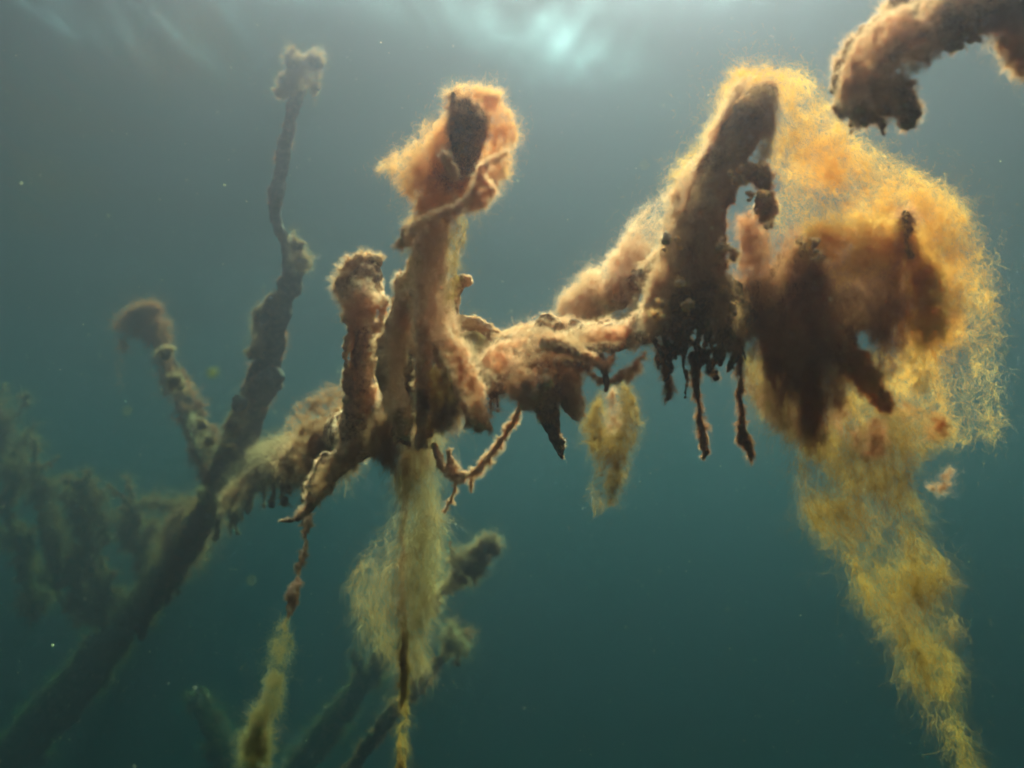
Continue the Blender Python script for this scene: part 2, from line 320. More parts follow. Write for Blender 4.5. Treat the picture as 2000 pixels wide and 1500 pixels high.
# middle post
limb('post', [T([(805,850,.9,44),(806,760,.9,34),(808,680,.9,28),(811,600,.9,24),(816,540,.88,18),(824,495,.86,18),(845,430,.84,28),(872,370,.83,32),(903,310,.78,32),(912,250,.77,35),(912,222,.77,32),(905,205,.77,22)], lumps=30, size=.3),
              T([(896,240,.77,18),(889,210,.77,9),(885,180,.77,4)]), T([(835,500,.84,22),(848,420,.83,24),(856,350,.81,26),(862,322,.81,16)])], M_bark, .82, 3, 4, 36000, F_brown, 15, .9, thr=-1, label='tall post with a broken dark top inside orange algae')
# crusts hanging round the foot of the post
s = Lump()
s.tube([(800,540,.86,22),(790,600,.86,24),(770,660,.87,26),(762,720,.88,22),(780,790,.88,22),(800,850,.88,14)], lumps=60, size=.5)
s.tube([(850,480,.82,20),(846,540,.82,22),(840,600,.82,26),(850,650,.82,26),(862,700,.82,20)], lumps=60, size=.45)
s.tube([(858,440,.81,8),(848,500,.81,18),(835,545,.81,16),(812,580,.81,12)], lumps=30, size=.7)
g = s.build('silt_crust', M_tan, tree, 3, .84, 7); fuzz(g, 26000, .84, F_tan, 12, .85, thr=-.5)
s = Lump(); s.tube([(828,700,.8,14),(824,760,.8,10),(826,820,.8,11),(818,870,.8,8)], lumps=30, size=.7); s.tube([(826,560,.8,18),(832,640,.8,16),(826,720,.8,12)], lumps=30, size=.6)
g = s.build('silt_crust', M_tan, tree, 3, .8, 5); fuzz(g, 9000, .8, F_tan, 10, .85, thr=-.6)
limb('broken_stick', [T([(858,650,.8,20),(884,700,.79,16),(905,760,.78,15),(928,805,.77,17),(945,834,.76,14)], lumps=40, size=.45), T([(866,640,.8,12),(895,690,.79,12),(920,725,.79,8)], lumps=16, size=.5)], M_tan, .78, 3, 4, 16000, F_tan, 11, .85, label='broken stick slanting down, furred with tan silt')
limb('stub', [T([(878,625,.86,17),(880,590,.86,16),(886,562,.86,15),(896,546,.86,13),(916,549,.86,11)], lumps=14, size=.5)], M_crust, .86, 3, 3, 6000, F_tan, 9, .85, label='small bent stub with a rounded pale head')
limb('root_loop', [T([(886,640,.84,16),(912,632,.83,14),(942,640,.83,14),(966,658,.83,12),(978,682,.83,12)], lumps=12, size=.4)], M_tan, .83, 3, 3, 7000, F_tan, 9, .85)
# shaggy clump
limb('clump', [T([(960,720,.84,38),(1010,690,.81,42),(1060,680,.79,46),(1105,690,.78,34),(1135,690,.77,20)], lumps=60, size=.5, drip=14, dlen=40, dr=7),
               T([(1040,720,.78,42),(1060,770,.77,34),(1078,820,.77,20),(1090,860,.77,12),(1099,896,.77,4)], lumps=44, size=.5),
               T([(1100,720,.78,24),(1112,770,.77,18),(1122,800,.77,15),(1128,818,.77,6)], lumps=20, size=.5), T([(990,740,.8,22),(960,775,.8,8)], lumps=8, drip=10, dlen=40, dr=3)], M_crust, .79, 3, 8, 36000, F_tan, 12, .85, thr=-.1)
s = Lump()
for _ in range(46): s.blob(1040+RG.normal()*17, 755+RG.normal()*20, .745+RG.normal()*.008, RG.uniform(3, 12))
g = s.build('silt_crust', M_tan, tree, 2.6, .75, 5); fuzz(g, 6000, .75, F_tan, 9, .8)
limb('twig', [T([(1060,668,.74,13),(1110,678,.73,11),(1150,697,.72,9),(1182,712,.72,7),(1198,700,.72,4)], lumps=24, size=.5)], M_tan, .73, 2.6, 3, 7000, F_tan, 9, .8)
limb('twig', [T([(1170,690,.72,7),(1180,720,.72,6),(1184,745,.72,5),(1183,765,.72,4)], lumps=4, size=.5)], M_bark, .72, 2.2, 2, 900, F_brown, 7, .8)
# limb rising from the crossing to the right mass, under a pale film
limb('limb', [T([(1125,640,.86,14),(1175,600,.84,20),(1225,568,.81,22),(1270,535,.78,24),(1310,505,.74,26)], lumps=36, size=.45)], M_crust, .82, 3, 6, 12000, F_tan, 12, .85)
limb('limb', [T([(1110,650,.8,22),(1160,652,.77,24),(1210,660,.74,24),(1260,632,.7,28),(1290,610,.68,34)], lumps=50, size=.5, drip=12, dlen=30, dr=7)], M_crust, .74, 3, 6, 12000, F_tan, 11, .85)
# loose fleece lying over the middle of the tree
for k_, (pl, n_, d_, gd_, f_) in enumerate([
    ([(803,470),(850,440),(905,445),(898,520),(880,600),(905,650),(940,700),(915,720),(860,660),(830,690),(812,640),(800,560)], 15000, .775, (0, 1), F_tan),
    ([(775,590),(800,560),(812,640),(790,720),(775,800),(748,820),(745,700)], 12000, .84, (-.2, 1), F_tan),
    ([(848,655),(880,640),(915,690),(945,760),(958,838),(930,842),(895,770),(865,700)], 16000, .755, (.4, 1), F_tan),
    ([(930,720),(960,680),(1010,650),(1060,635),(1125,655),(1140,690),(1090,700),(1010,715),(960,750)], 15000, .74, (1, -.1), F_tan),
    ([(1105,640),(1160,632),(1210,640),(1262,612),(1268,640),(1210,668),(1120,672)], 12000, .7, (1, -.1), F_tan),
    ([(668,570),(690,545),(725,545),(745,570),(738,610),(715,640),(690,640),(675,600)], 8000, .935, (1, 0), F_tan),
    ([(560,800),(610,770),(650,740),(678,760),(678,860),(640,910),(570,920),(545,870)], 22000, 1.13, (-.5, -1), F_mid),
    ([(812,640),(840,640),(838,760),(832,880),(812,880),(816,760)], 12000, .77, (0, 1), F_mid),
    ([(990,740),(1030,720),(1065,740),(1070,790),(1040,800),(1005,780)], 9000, .735, (1, .6), F_tan),
    ([(1100,720),(1125,730),(1142,800),(1130,825),(1110,800)], 5000, .755, (.2, 1), F_tan),
    ([(430,960),(500,900),(560,870),(580,890),(520,930),(440,1000)], 10000, 2.1, (1, -.7), F_mid),
    ([(640,900),(700,855),(730,860),(690,890),(640,945),(612,975),(610,940)], 9000, .95, (-1, 1), F_mid)]):
    veil('algae_fleece', pl, n_, d_, f_, [], [(pl[0][0], pl[0][1], gd_[0], gd_[1])], 12, 18, .8, base=.6, seed=50+k_, edge=5, parent=tree, wisp=.3)
# the great hanging mass on the right
def drips(s, spec, d):
    for (x, y0, y1, r) in spec:
        k = max(4, int((y1-y0)/18)); q = [(x+RG.normal()*6, y0+(y1-y0)*i/k, d+RG.normal()*.012, r*RG.uniform(.4, 1.6)*(1-.5*i/k)) for i in range(k+1)]
        s.tube(q, lumps=int(k*1.4), size=.9)
limb('limb', [T([(1320,640,.66,32),(1335,570,.66,46),(1352,500,.65,46),(1362,430,.64,40),(1390,365,.64,38),(1428,305,.63,38),(1458,250,.62,36),(1478,205,.62,34),(1488,175,.62,22)], lumps=110, size=.45, drip=10, dlen=40, dr=7),
              T([(1395,560,.65,30),(1375,480,.65,32),(1385,410,.64,30)], lumps=20, size=.5), T([(1450,340,.63,26),(1490,345,.63,16),(1495,375,.63,10)], lumps=14, size=.6)], M_crust, .64, 3.2, 8, 34000, F_brown, 14, .85, thr=-.6, label='thick bent limb leaning right, dark and shaggy')
limb('hanging_roots', [T([(1300,600,.66,34),(1350,605,.65,40),(1400,605,.65,42),(1440,600,.65,30)], lumps=40, size=.5)], M_bark, .65, 2.4, 4, 9000, F_brown, 11, .8,
     extra=lambda s: drips(s, [(x_+RG.normal()*4, 610+RG.uniform(-10, 20), RG.choice([RG.uniform(670, 745), RG.uniform(730, 790)], p=[.8, .2])-abs(x_-1375)*.3, RG.uniform(3, 7)) for x_ in range(1272, 1456, 6)]+[(1318,600,700,12),(1365,600,735,10),(1405,600,740,11),(1432,600,725,9)], .65))
limb('stub', [T([(1480,400,.63,10),(1490,395,.63,24),(1500,412,.63,22),(1490,425,.63,10)], lumps=20, size=.5)], M_crust, .63, 2.8, 5, 4000, F_tan, 9, .8)
limb('limb', [T([(1420,600,.66,40),(1480,590,.67,48),(1540,590,.68,56),(1600,600,.69,46),(1650,600,.7,40),(1700,590,.71,46)], lumps=60, size=.5, drip=14, dlen=80, dr=9),
              T([(1545,610,.68,52),(1560,550,.67,46),(1572,500,.65,22),(1580,470,.63,10),(1582,448,.625,6)], lumps=36, size=.5)], M_bark, .68, 3.4, 8, 30000, F_brown, 15, .9, thr=-.6, label='dark lump with a short spike, buried in brown algae')
limb('limb', [T([(1700,600,.71,44),(1712,560,.71,42),(1728,510,.7,28),(1742,475,.66,15),(1758,442,.635,9),(1771,418,.62,7)], lumps=26, size=.45, drip=6, dlen=80, dr=8)], M_bark, .7, 3.2, 5, 16000, F_brown, 14, .9, thr=-.6, label='pointed dark limb, outermost on the right')
limb('hanging_roots', [T([(1575,650,.67,26),(1582,720,.67,14),(1578,780,.67,13),(1584,815,.67,17),(1580,838,.67,6)], lumps=30, size=.6), T([(1500,640,.67,22),(1505,700,.67,11),(1512,760,.67,5)], lumps=16, size=.5), T([(1652,620,.68,10),(1660,660,.68,6),(1662,700,.68,6)], lumps=2)], M_crust, .67, 3.2, 7, 16000, F_brown, 15, .9, thr=-.5)
limb('twig', [T([(1625,670,.66,11),(1665,705,.66,10),(1700,755,.66,8),(1732,790,.66,9)], lumps=24, size=.6)], M_tan, .66, 2.6, 5, 24000, F_orange, 24, .85, thr=-.5)
for k_, (pl, n_, f_) in enumerate([([(1720,780),(1760,785),(1800,805),(1850,820),(1848,860),(1815,868),(1800,835),(1750,815)], 4000, F_orange), ([(1672,830),(1720,825),(1728,870),(1715,895),(1680,890),(1668,860)], 5000, F_brown),
    ([(1500,700),(1530,700),(1528,800),(1515,850),(1498,790)], 5000, F_brown), ([(1560,780),(1605,780),(1608,830),(1588,850),(1562,835)], 6000, F_brown), ([(1620,720),(1650,730),(1655,800),(1640,860),(1622,800)], 3500, F_brown)]):
    veil('algae_shred', pl, n_, .66, f_, [], [(pl[0][0], pl[0][1], .2, 1)], 12, 20, .85, base=.5, seed=80+k_, edge=7, parent=tree, wisp=.2)
# side limb hanging below the knobbed stub
limb('limb', [T([(725,850,.98,34),(690,880,.99,26),(650,910,1.0,24),(625,945,1.0,20),(606,985,1.0,11),(592,1003,1.0,8),(575,1014,1.0,5),(553,1016,1.0,4)], lumps=30, size=.4), T([(600,990,1.0,7),(598,1025,1.0,5)])], M_crust, .99, 3, 4, 11000, F_tan, 10, .85, label='downward bent side limb tapering to a claw')
# tangled fronds left of the stub
s = Lump()
for _ in range(46):
    x = RG.uniform(560, 680); y = 930-(x-545)*.95+RG.uniform(0, 130); y = min(y, 915)
    a = RG.uniform(-2.4, -.5); L_ = RG.uniform(20, 60); d0 = 1.2+RG.uniform(-.06, .06)
    s.tube([(x, y, d0, 7), (x+math.cos(a)*L_*.5+RG.normal()*6, y+math.sin(a)*L_*.5, d0, 6), (x+math.cos(a+.7)*L_, y+math.sin(a+.7)*L_, d0-.01, 4)], lumps=4, size=.8)
g = s.build('fronds', M_crust, tree, 3, 1.2, 5); fuzz(g, 30000, 1.2, F_mid, 18, .9, thr=-.7)
# ---------------------------------------------------------------- algae veils on the tree
v = tag(veil('algae_veil', [(884,172),(930,162),(975,185),(1003,225),(1012,270),(1000,310),(985,345),(960,385),(945,405),(900,412),(850,425),(800,455),(793,440),(812,400),(800,390),(775,375),(765,350),(728,330),(735,318),(775,295),(805,285),(822,265),(815,235),(850,240),(880,220)], 60000, .8, F_orange,
    [(975,230,35,70,1.1),(930,180,50,22,1.2),(820,320,55,40,.8),(850,270,35,40,.6),(850,390,55,30,.7),(960,330,25,50,.7),(912,245,26,52,-1.6),(893,320,16,36,-1.0),(856,345,20,28,-.9)],
    [(930,170,1,.1),(990,230,.4,1),(1000,290,-.2,1),(960,360,-.6,.8),(860,420,-1,.3),(800,330,-1,.5),(840,280,-.7,.9),(740,325,-1,.2),(830,380,-.1,1)], 26, 24, .8, bow=30, base=.2, seed=3, wisp=.5),
    'bright orange fluffy algae hood over the broken top of the middle post', 'algae')
veil('fold', [(1003,282),(985,302),(960,325),(945,345),(968,372),(958,398),(930,408),(900,414),(850,428),(815,448),(798,475),(786,462),(798,438),(840,413),(885,398),(915,378),(930,350),(936,325),(960,308)], 26000, .69, F_tan, [], [(990,290,-1,.8),(940,350,0,1),(880,405,-1,.3),(810,445,-.8,.7)], 8, 16, .8, base=1, seed=44, edge=2, parent=v, wisp=2)
veil('fold', [(865,295),(875,305),(888,330),(892,352),(884,350),(874,325),(862,308)], 5000, .72, F_tan, [], [(880,325,.4,1)], 6, 14, .8, base=1, seed=45, edge=2, parent=v, wisp=2)
s = Lump(); s.tube([(800,448,.73,8),(790,462,.73,9),(786,478,.73,5)], lumps=12, size=.6); r_ = s.build('silt_lobe', M_tan, v, 2.6, .73, 3); fuzz(r_, 3000, .73, F_tan, 10, .8, thr=-1)
v = tag(veil('algae_veil', [(795,450),(850,425),(905,415),(915,450),(895,500),(890,560),(870,640),(815,640),(790,560),(805,500)], 26000, .83, F_olive, [(850,520,50,90,.5)], [(850,500,0,1)], 26, 26, .8, bow=26, base=.3, seed=5, grav=.4),
    'thin olive algae sleeve round the neck of the middle post', 'algae')
v = tag(veil('algae_veil', [(1405,190),(1440,150),(1500,130),(1560,140),(1610,190),(1660,250),(1720,300),(1800,350),(1860,380),(1910,460),(1935,560),(1952,640),(1950,740),(1960,830),(1930,880),(1860,870),(1790,880),(1700,860),(1650,800),(1690,720),(1750,640),(1760,520),(1770,440),(1700,450),(1660,480),(1600,450),(1500,470),(1470,470),(1530,380),(1500,300),(1540,230),(1500,160),(1440,190),(1420,250),(1370,300),(1330,360),(1310,400),(1320,340),(1370,290),(1400,240)], 80000, .7, F_yellow,
    [(1570,230,60,70,.95),(1640,320,70,50,.8),(1760,400,80,40,.6),(1830,520,60,120,.9),(1810,640,60,120,.6),(1460,160,60,25,1.6),(1400,250,35,60,.9),(1340,340,30,50,.8),(1700,440,60,30,.7),(1900,600,30,120,.3)],
    [(1430,200,-.5,1),(1500,150,1,0),(1560,220,.6,1),(1650,320,1,.8),(1780,400,1,.6),(1850,480,.4,1),(1900,600,.1,1),(1850,750,.05,1),(1750,700,0,1),(1350,340,-.4,1)], 55, 34, .85, base=.13, rim=.08, bow=20, seed=7, stretch=3.5, edge=13),
    'huge yellow gauzy algae curtain spreading from the right limb to the far right', 'algae')
v = tag(veil('algae_veil', [(1450,520),(1480,480),(1530,460),(1590,440),(1640,440),(1690,460),(1740,430),(1770,470),(1785,560),(1780,680),(1760,740),(1730,790),(1700,740),(1720,690),(1690,640),(1650,640),(1640,700),(1640,800),(1610,880),(1560,870),(1510,830),(1470,780),(1455,680)], 110000, .65, F_brown,
    [(1560,570,75,85,1.1),(1708,590,42,70,1.0),(1580,770,50,90,1.0),(1510,740,30,90,.7),(1740,670,40,60,.4)],
    [(1500,520,-.3,1),(1560,700,0,1),(1700,560,-.3,1),(1780,640,.1,1),(1640,470,.6,.6)], 55, 28, .85, base=.05, bow=26, edge=13, seed=9, grav=.4),
    'dense brown shaggy algae wrapped round the two pointed stubs at right', 'algae')
v = tag(veil('algae_veil', [(1570,450),(1640,430),(1700,440),(1740,430),(1800,470),(1840,560),(1850,680),(1800,780),(1770,700),(1800,600),(1770,500),(1730,520),(1690,540),(1640,560),(1620,500)], 60000, .625, F_yellow, [(1800,560,45,90,1.2),(1650,480,60,40,1),(1720,490,50,45,.8)], [(1640,460,1,.6),(1800,560,.1,1),(1800,700,-.2,1)], 34, 28, .8, base=.12, seed=10, edge=12),
    'vivid yellow algae fringe beside the outermost pointed stub', 'algae')
v = tag(veil('algae_veil', [(1470,740),(1520,760),(1600,800),(1700,850),(1750,870),(1765,930),(1800,1000),(1815,1060),(1850,1110),(1862,1190),(1880,1230),(1862,1290),(1875,1330),(1860,1380),(1880,1420),(1895,1480),(1930,1530),(1885,1530),(1850,1440),(1800,1390),(1762,1320),(1740,1250),(1700,1200),(1680,1140),(1640,1080),(1590,1020),(1560,960),(1565,890),(1520,830),(1480,790)], 24000, lambda x, y: .68+(y-750)*.00012, F_olive,
    [(1640,1010,60,50,.5),(1700,920,50,90,.35),(1790,1140,55,80,.8),(1820,1280,40,70,.3),(1850,1400,30,60,.4),(1720,1180,50,60,.4),(1560,830,60,50,.4)],
    [(1520,780,.3,1),(1650,900,.3,1),(1620,1040,.7,.7),(1700,1100,.4,1),(1800,1250,.3,1),(1870,1450,.4,1),(1750,1000,.4,1)], 34, 60, .85, base=.2, rim=.12, seed=12, nsc=26, edge=9, curl=.5, nseg=8),
    'long ragged yellow-green algae tail trailing to the bottom right corner', 'algae')
v = tag(veil('algae_veil', [(1450,700),(1520,700),(1640,720),(1720,800),(1850,800),(1870,850),(1800,900),(1760,1000),(1720,960),(1660,960),(1600,920),(1560,870),(1500,820),(1460,770)], 26000, .72, F_olive, [(1700,860,90,50,.4),(1520,760,50,50,.6)], [(1500,760,0,1),(1700,880,.1,1),(1830,840,1,.2)], 50, 34, .8, base=.2, seed=14),
    'thin olive haze of algae below the dark stubs at right', 'algae')
v = tag(veil('algae_veil', [(1080,610),(1100,570),(1135,535),(1170,530),(1200,500),(1230,440),(1270,400),(1310,370),(1320,470),(1290,520),(1240,560),(1180,600),(1130,640),(1090,645)], 34000, .84, F_tan, [(1150,580,50,36,.8),(1240,510,40,30,.9)], [(1120,590,-1,.7),(1250,480,-.6,.8)], 30, 26, .8, base=.14, rim=.3, seed=16, bow=30),
    'pale peach algae film with a curved rim above the crossing limb', 'algae')
v = tag(veil('algae_veil', [(1165,640),(1200,590),(1260,560),(1275,600),(1255,640),(1200,665)], 9000, .8, F_pale, [], [(1220,610,1,-.6)], 20, 24, .8, base=.6, seed=17),
    'green web of algae in the gap between the two crossing limbs', 'algae')
v = tag(veil('algae_veil', [(1190,745),(1222,755),(1240,790),(1248,830),(1238,870),(1222,890),(1222,930),(1205,960),(1200,990),(1158,1003),(1155,960),(1165,900),(1145,870),(1138,830),(1160,800),(1175,770)], 18000, .8, F_olive, [(1195,840,22,50,.7),(1190,900,25,60,.4)], [(1190,880,0,1)], 22, 24, .8, base=.35, rim=.3, seed=18, bow=20),
    'thin pale algae rag hanging alone under the thin drooping rope', 'algae')
veil('silt_shred', [(1196,760),(1206,790),(1212,815),(1215,835),(1195,850),(1180,845),(1190,815),(1188,790)], 3000, .78, F_tan, [], [(1195,800,0,1)], 10, 14, .8, base=.7, seed=19, parent=v)
v = tag(veil('algae_veil', [(730,840),(800,830),(850,850),(862,900),(848,960),(858,1050),(862,1110),(845,1180),(838,1250),(830,1310),(800,1320),(782,1280),(770,1290),(730,1270),(700,1200),(682,1140),(700,1095),(745,1050),(775,1000),(768,930),(760,880)], 19000, .96, F_pale, [(815,1080,30,150,.6),(830,1180,20,100,.3),(800,900,40,60,.5),(760,1160,40,80,.2),(820,1300,14,14,1)], [(800,900,0,1),(740,1080,-.8,1),(720,1230,.5,1),(830,1100,0,1)], 36, 60, .8, base=.2, rim=.3, seed=20, bow=30, curl=.45, nseg=8),
    'tall translucent green algae sheet hanging below the middle post', 'algae')
veil('stem', [(787,890),(799,890),(797,980),(790,1050),(791,1140),(795,1240),(786,1240),(780,1140),(780,1040),(786,960)], 4500, .96, F_mid, [], [(788,1000,-.05,1)], 8, 24, .8, base=.8, seed=46, edge=2, parent=v, wisp=.2, curl=.4)
veil('stem', [(786,1240),(797,1240),(796,1350),(794,1450),(790,1560),(772,1560),(780,1400)], 9000, .95, F_olive, [], [(788,1400,-.05,1)], 10, 24, .8, base=.8, seed=47, edge=2, parent=v, wisp=.3, curl=.4)
v = tag(veil('algae_veil', [(730,810),(850,800),(910,770),(920,820),(870,870),(850,860),(860,900),(780,940),(720,880)], 16000, .92, F_mid, [], [(800,860,0,1)], 30, 26, .8, base=.5, seed=21, grav=.5),
    'murky olive algae skirt under the foot of the middle post', 'algae')
v = tag(veil('algae_veil', [(848,680),(880,660),(925,730),(945,800),(925,805),(905,790),(880,840),(850,850),(835,760)], 22000, .82, F_olive, [], [(880,760,.4,1)], 22, 24, .8, base=.5, seed=22, grav=.3),
    'brown algae membrane stretched behind the broken slanting stick', 'algae')
v = tag(veil('algae_veil', [(885,650),(930,625),(985,655),(1000,690),(960,720),(920,710),(890,690)], 14000, .85, F_pale, [], [(940,670,1,.2)], 20, 22, .8, base=.5, seed=23),
    'pale film filling the small root loop beside the post', 'algae')
v = tag(veil('algae_veil', [(1000,650),(1040,632),(1090,632),(1120,655),(1100,690),(1050,690),(1000,690)], 16000, .79, F_tan, [], [(1060,660,1,.1)], 22, 22, .8, base=.5, seed=24),
    'soft tan algae cap on the shaggy clump in the middle', 'algae')
# limb tip hood and shreds on the far left limb
v = tag(veil('algae_veil', [(220,632),(240,610),(290,592),(308,600),(306,640),(330,690),(348,740),(340,770),(318,780),(312,720),(295,670),(250,650),(240,700),(236,770),(228,740),(232,660)], 14000, 3.6, F_far, [(270,615,40,22,1.2),(330,720,18,50,.8)], [(260,615,-1,.6),(325,700,.2,1),(236,700,0,1)], 16, 22, 1.0, base=.25, seed=26),
    'drooping shaggy algae cap on the short bent limb at left', 'algae')
v = tag(veil('algae_veil', [(1440,170),(1465,150),(1455,200),(1430,250),(1390,320),(1350,400),(1330,480),(1310,560),(1290,640),(1258,650),(1262,580),(1285,500),(1300,420),(1320,350),(1370,290),(1405,230)], 60000, .635, F_tan, [(1320,380,30,60,.6),(1285,560,22,60,.7)], [(1400,270,-.5,1),(1290,540,-.1,1)], 26, 20, .8, base=.4, seed=41, wisp=.6),
    'peach coloured algae fleece down the left flank of the thick bent limb', 'algae')
for (x, y, r_) in [(1445,330,9),(1450,345,8),(1436,352,7),(1330,548,9),(1345,590,8),(1342,605,7),(1468,384,8),(1482,378,7),(1300,472,9),(1420,485,10),(1432,500,8),(1325,470,5),(1328,482,5),(1404,478,7),(1290,590,9),(1284,612,8),(1560,470,6),(1590,480,9),(1600,500,8),(1500,440,7),(1430,600,8),(1415,562,7)]:
    s = Lump(); s.blob(x, y, .6, r_*.7)
    for _ in range(4): s.blob(x+RG.normal()*r_*.6, y+RG.normal()*r_*.8, .6+RG.normal()*.003, r_*RG.uniform(.4, .8))
    g_ = s.build('silt_crust', M_tan, tree, 2.4, .6, 3); fuzz(g_, 500, .6, F_orange, 9, .8)
v = tag(veil('algae_veil', [(1450,200),(1480,165),(1515,170),(1525,230),(1505,310),(1460,345),(1410,400),(1405,520),(1440,560),(1475,640),(1430,700),(1360,690),(1270,650),(1290,560),(1320,440),(1385,320)], 30000, .605, F_mid, [], [(1480,200,0,1),(1350,500,-.2,1)], 34, 22, .8, base=.45, seed=43, wisp=.4, grav=.4),
    'short dark brown algae pelt all over the thick bent limb', 'algae')
v = tag(veil('algae_veil', [(1440,430),(1475,420),(1500,450),(1500,540),(1485,620),(1430,640),(1425,560),(1450,500)], 16000, .66, F_brown, [], [(1465,500,0,1)], 26, 22, .8, base=.4, seed=61, wisp=.4, grav=.3),
    'narrow brown algae column between the thick limb and the dark lump', 'algae')
# ---------------------------------------------------------------- strings and rags of slime that hang free
def string(paths, d, m, fm, label, n=1500, name='algae_string', lumps=10, ln=7):
    s = Lump()
    for p in paths: s.tube([(a, b, c, q*.75) for a, b, c, q in p], lumps=lumps*2, size=.8)
    o = s.build(name, m, None, 1.8, d, 2.5, sc_=12, fine=1.8); fuzz(o, int(n*2.5), d, fm, ln*1.6, .8, thr=-1, grav=.4)
    return tag(o, label, 'algae', 'strings of algae hanging from the tree')
string([[(1360,690,.65,12),(1358,735,.65,12),(1362,770,.65,6),(1366,800,.65,4),(1366,820,.65,8),(1374,850,.65,9),(1376,875,.65,7),(1380,884,.65,10),(1372,896,.65,3)]], .65, M_crust, F_brown, 'brown knotted string ending in a small hook, under the dark hanging roots')
string([[(1444,680,.65,6),(1446,740,.65,5),(1444,770,.65,5),(1448,800,.65,4),(1448,830,.65,7),(1452,850,.65,14),(1462,870,.65,9),(1470,903,.65,3)]], .65, M_crust, F_brown, 'brown string with a diamond shaped swelling near its lower end')
string([[(1300,680,.66,7),(1302,725,.66,6),(1306,755,.66,6),(1304,782,.66,5)]], .66, M_crust, F_brown, 'very short pale string left of the knotted brown one', 700)
string([[(1155,732,.74,4),(1175,742,.74,5),(1205,742,.74,5),(1232,722,.73,4),(1262,688,.71,3)]], .73, M_tan, F_tan, 'thin sagging rope between the twig and the dark mass')
string([[(1018,792,.82,3),(995,835,.83,5),(960,885,.84,5),(925,920,.85,6),(890,928,.86,7),(862,905,.87,7),(848,868,.88,5)], [(895,930,.86,4),(885,965,.86,3),(868,1000,.86,2)], [(920,925,.86,4),(920,960,.86,2)], [(878,880,.86,4),(882,925,.86,9)]], .85, M_tan, F_tan, 'long sagging rope in a V below the shaggy middle clump', 4500)
o = string([[(603,1010,.98,4),(595,1060,.95,2.6),(586,1100,.93,2.6),(578,1135,.91,3),(572,1160,.9,8),(568,1178,.9,8),(564,1195,.89,3),(556,1225,.88,4)]], .92, M_tan, F_tan, 'long thread with a knot, hanging from the claw shaped limb end', 3000)
v = tag(veil('algae_veil', [(548,1215),(562,1220),(572,1255),(568,1290),(552,1320),(545,1380),(530,1430),(522,1520),(460,1520),(480,1430),(500,1390),(520,1340),(535,1260)], 24000, .86, F_sock, [(545,1270,14,50,.5),(500,1450,30,50,.8)], [(550,1270,-.1,1),(510,1420,-.3,1)], 22, 26, .85, base=.4, seed=30, bow=16),
    'long narrow green algae sock hanging from the knotted thread', 'algae')
v = tag(veil('algae_shred', [(1812,948),(1840,940),(1850,905),(1860,912),(1858,945),(1835,955)], 2200, .7, F_tan, [], [(1840,940,.3,-1)], 6, 14, .8, base=.7, seed=31), 'small hook shaped pale shred floating right of the long tail', 'algae')
# ---------------------------------------------------------------- nearer branch in the top right corner
br = empty('overhanging_branch', None, 'near dark branch with brown crust reaching in from the top right corner', 'branch')
s = Lump()
s.tube([(1672,205,.47,28),(1668,165,.47,40),(1690,110,.47,48),(1745,68,.47,50),(1815,40,.47,48),(1885,12,.47,46),(1960,-20,.47,48),(2070,-60,.47,50)], lumps=120, size=.55, drip=46, dlen=66, dr=4)
s.tube([(1660,200,.46,20),(1685,228,.46,12),(1715,240,.46,9),(1728,262,.46,5)], lumps=16, size=.7); s.tube([(1728,175,.46,24),(1728,205,.46,8),(1718,238,.46,6)], lumps=10, size=.8)
s.tube([(1740,170,.46,24),(1765,195,.46,20),(1776,225,.46,16),(1762,246,.46,6)], lumps=26, size=.6); s.tube([(1800,90,.46,22),(1812,112,.46,8),(1814,124,.46,6)], lumps=5)
s.tube([(1880,40,.46,20),(1895,70,.46,10),(1910,78,.46,6)], lumps=8, size=.8)
limb_o = s.build('limb', M_crust, br, 2.8, .47, 12, sc_=22, fine=5); fuzz(limb_o, 14000, .47, F_brown, 12, 1.0, thr=-.35)
fuzz(limb_o, 34000, .47, F_tan, 16, .9, up=.7, grav=0, thr=-.15)
veil('algae_fleece', [(1636,200),(1640,140),(1670,80),(1730,30),(1800,0),(1900,-30),(2010,-50),(2010,-10),(1930,10),(1840,45),(1760,80),(1710,120),(1690,170),(1660,215)], 30000, .445, F_tan, [], [(1680,110,-.5,1),(1850,20,1,-.4)], 16, 20, .9, base=.5, seed=48, edge=6, parent=br, wisp=.2)
veil('algae_fleece', [(1700,150),(1760,110),(1830,80),(1860,60),(1840,110),(1780,150),(1780,230),(1750,245),(1740,200),(1700,220)], 8000, .44, F_mid, [], [(1740,160,0,1)], 16, 20, .9, base=.5, seed=49, edge=5, parent=br, wisp=.2)
v = tag(veil('algae_shred', [(1900,40),(1960,10),(2000,-10),(2010,60),(2010,160),(1990,150),(1960,110),(1945,90),(1975,60),(1940,60),(1910,70)], 18000, .46, F_tan, [], [(1950,50,1,-.4),(1985,110,.6,1)], 20, 28, 1.1, base=.4, seed=33), 'ragged peach algae shreds hanging from the near top right branch', 'algae')
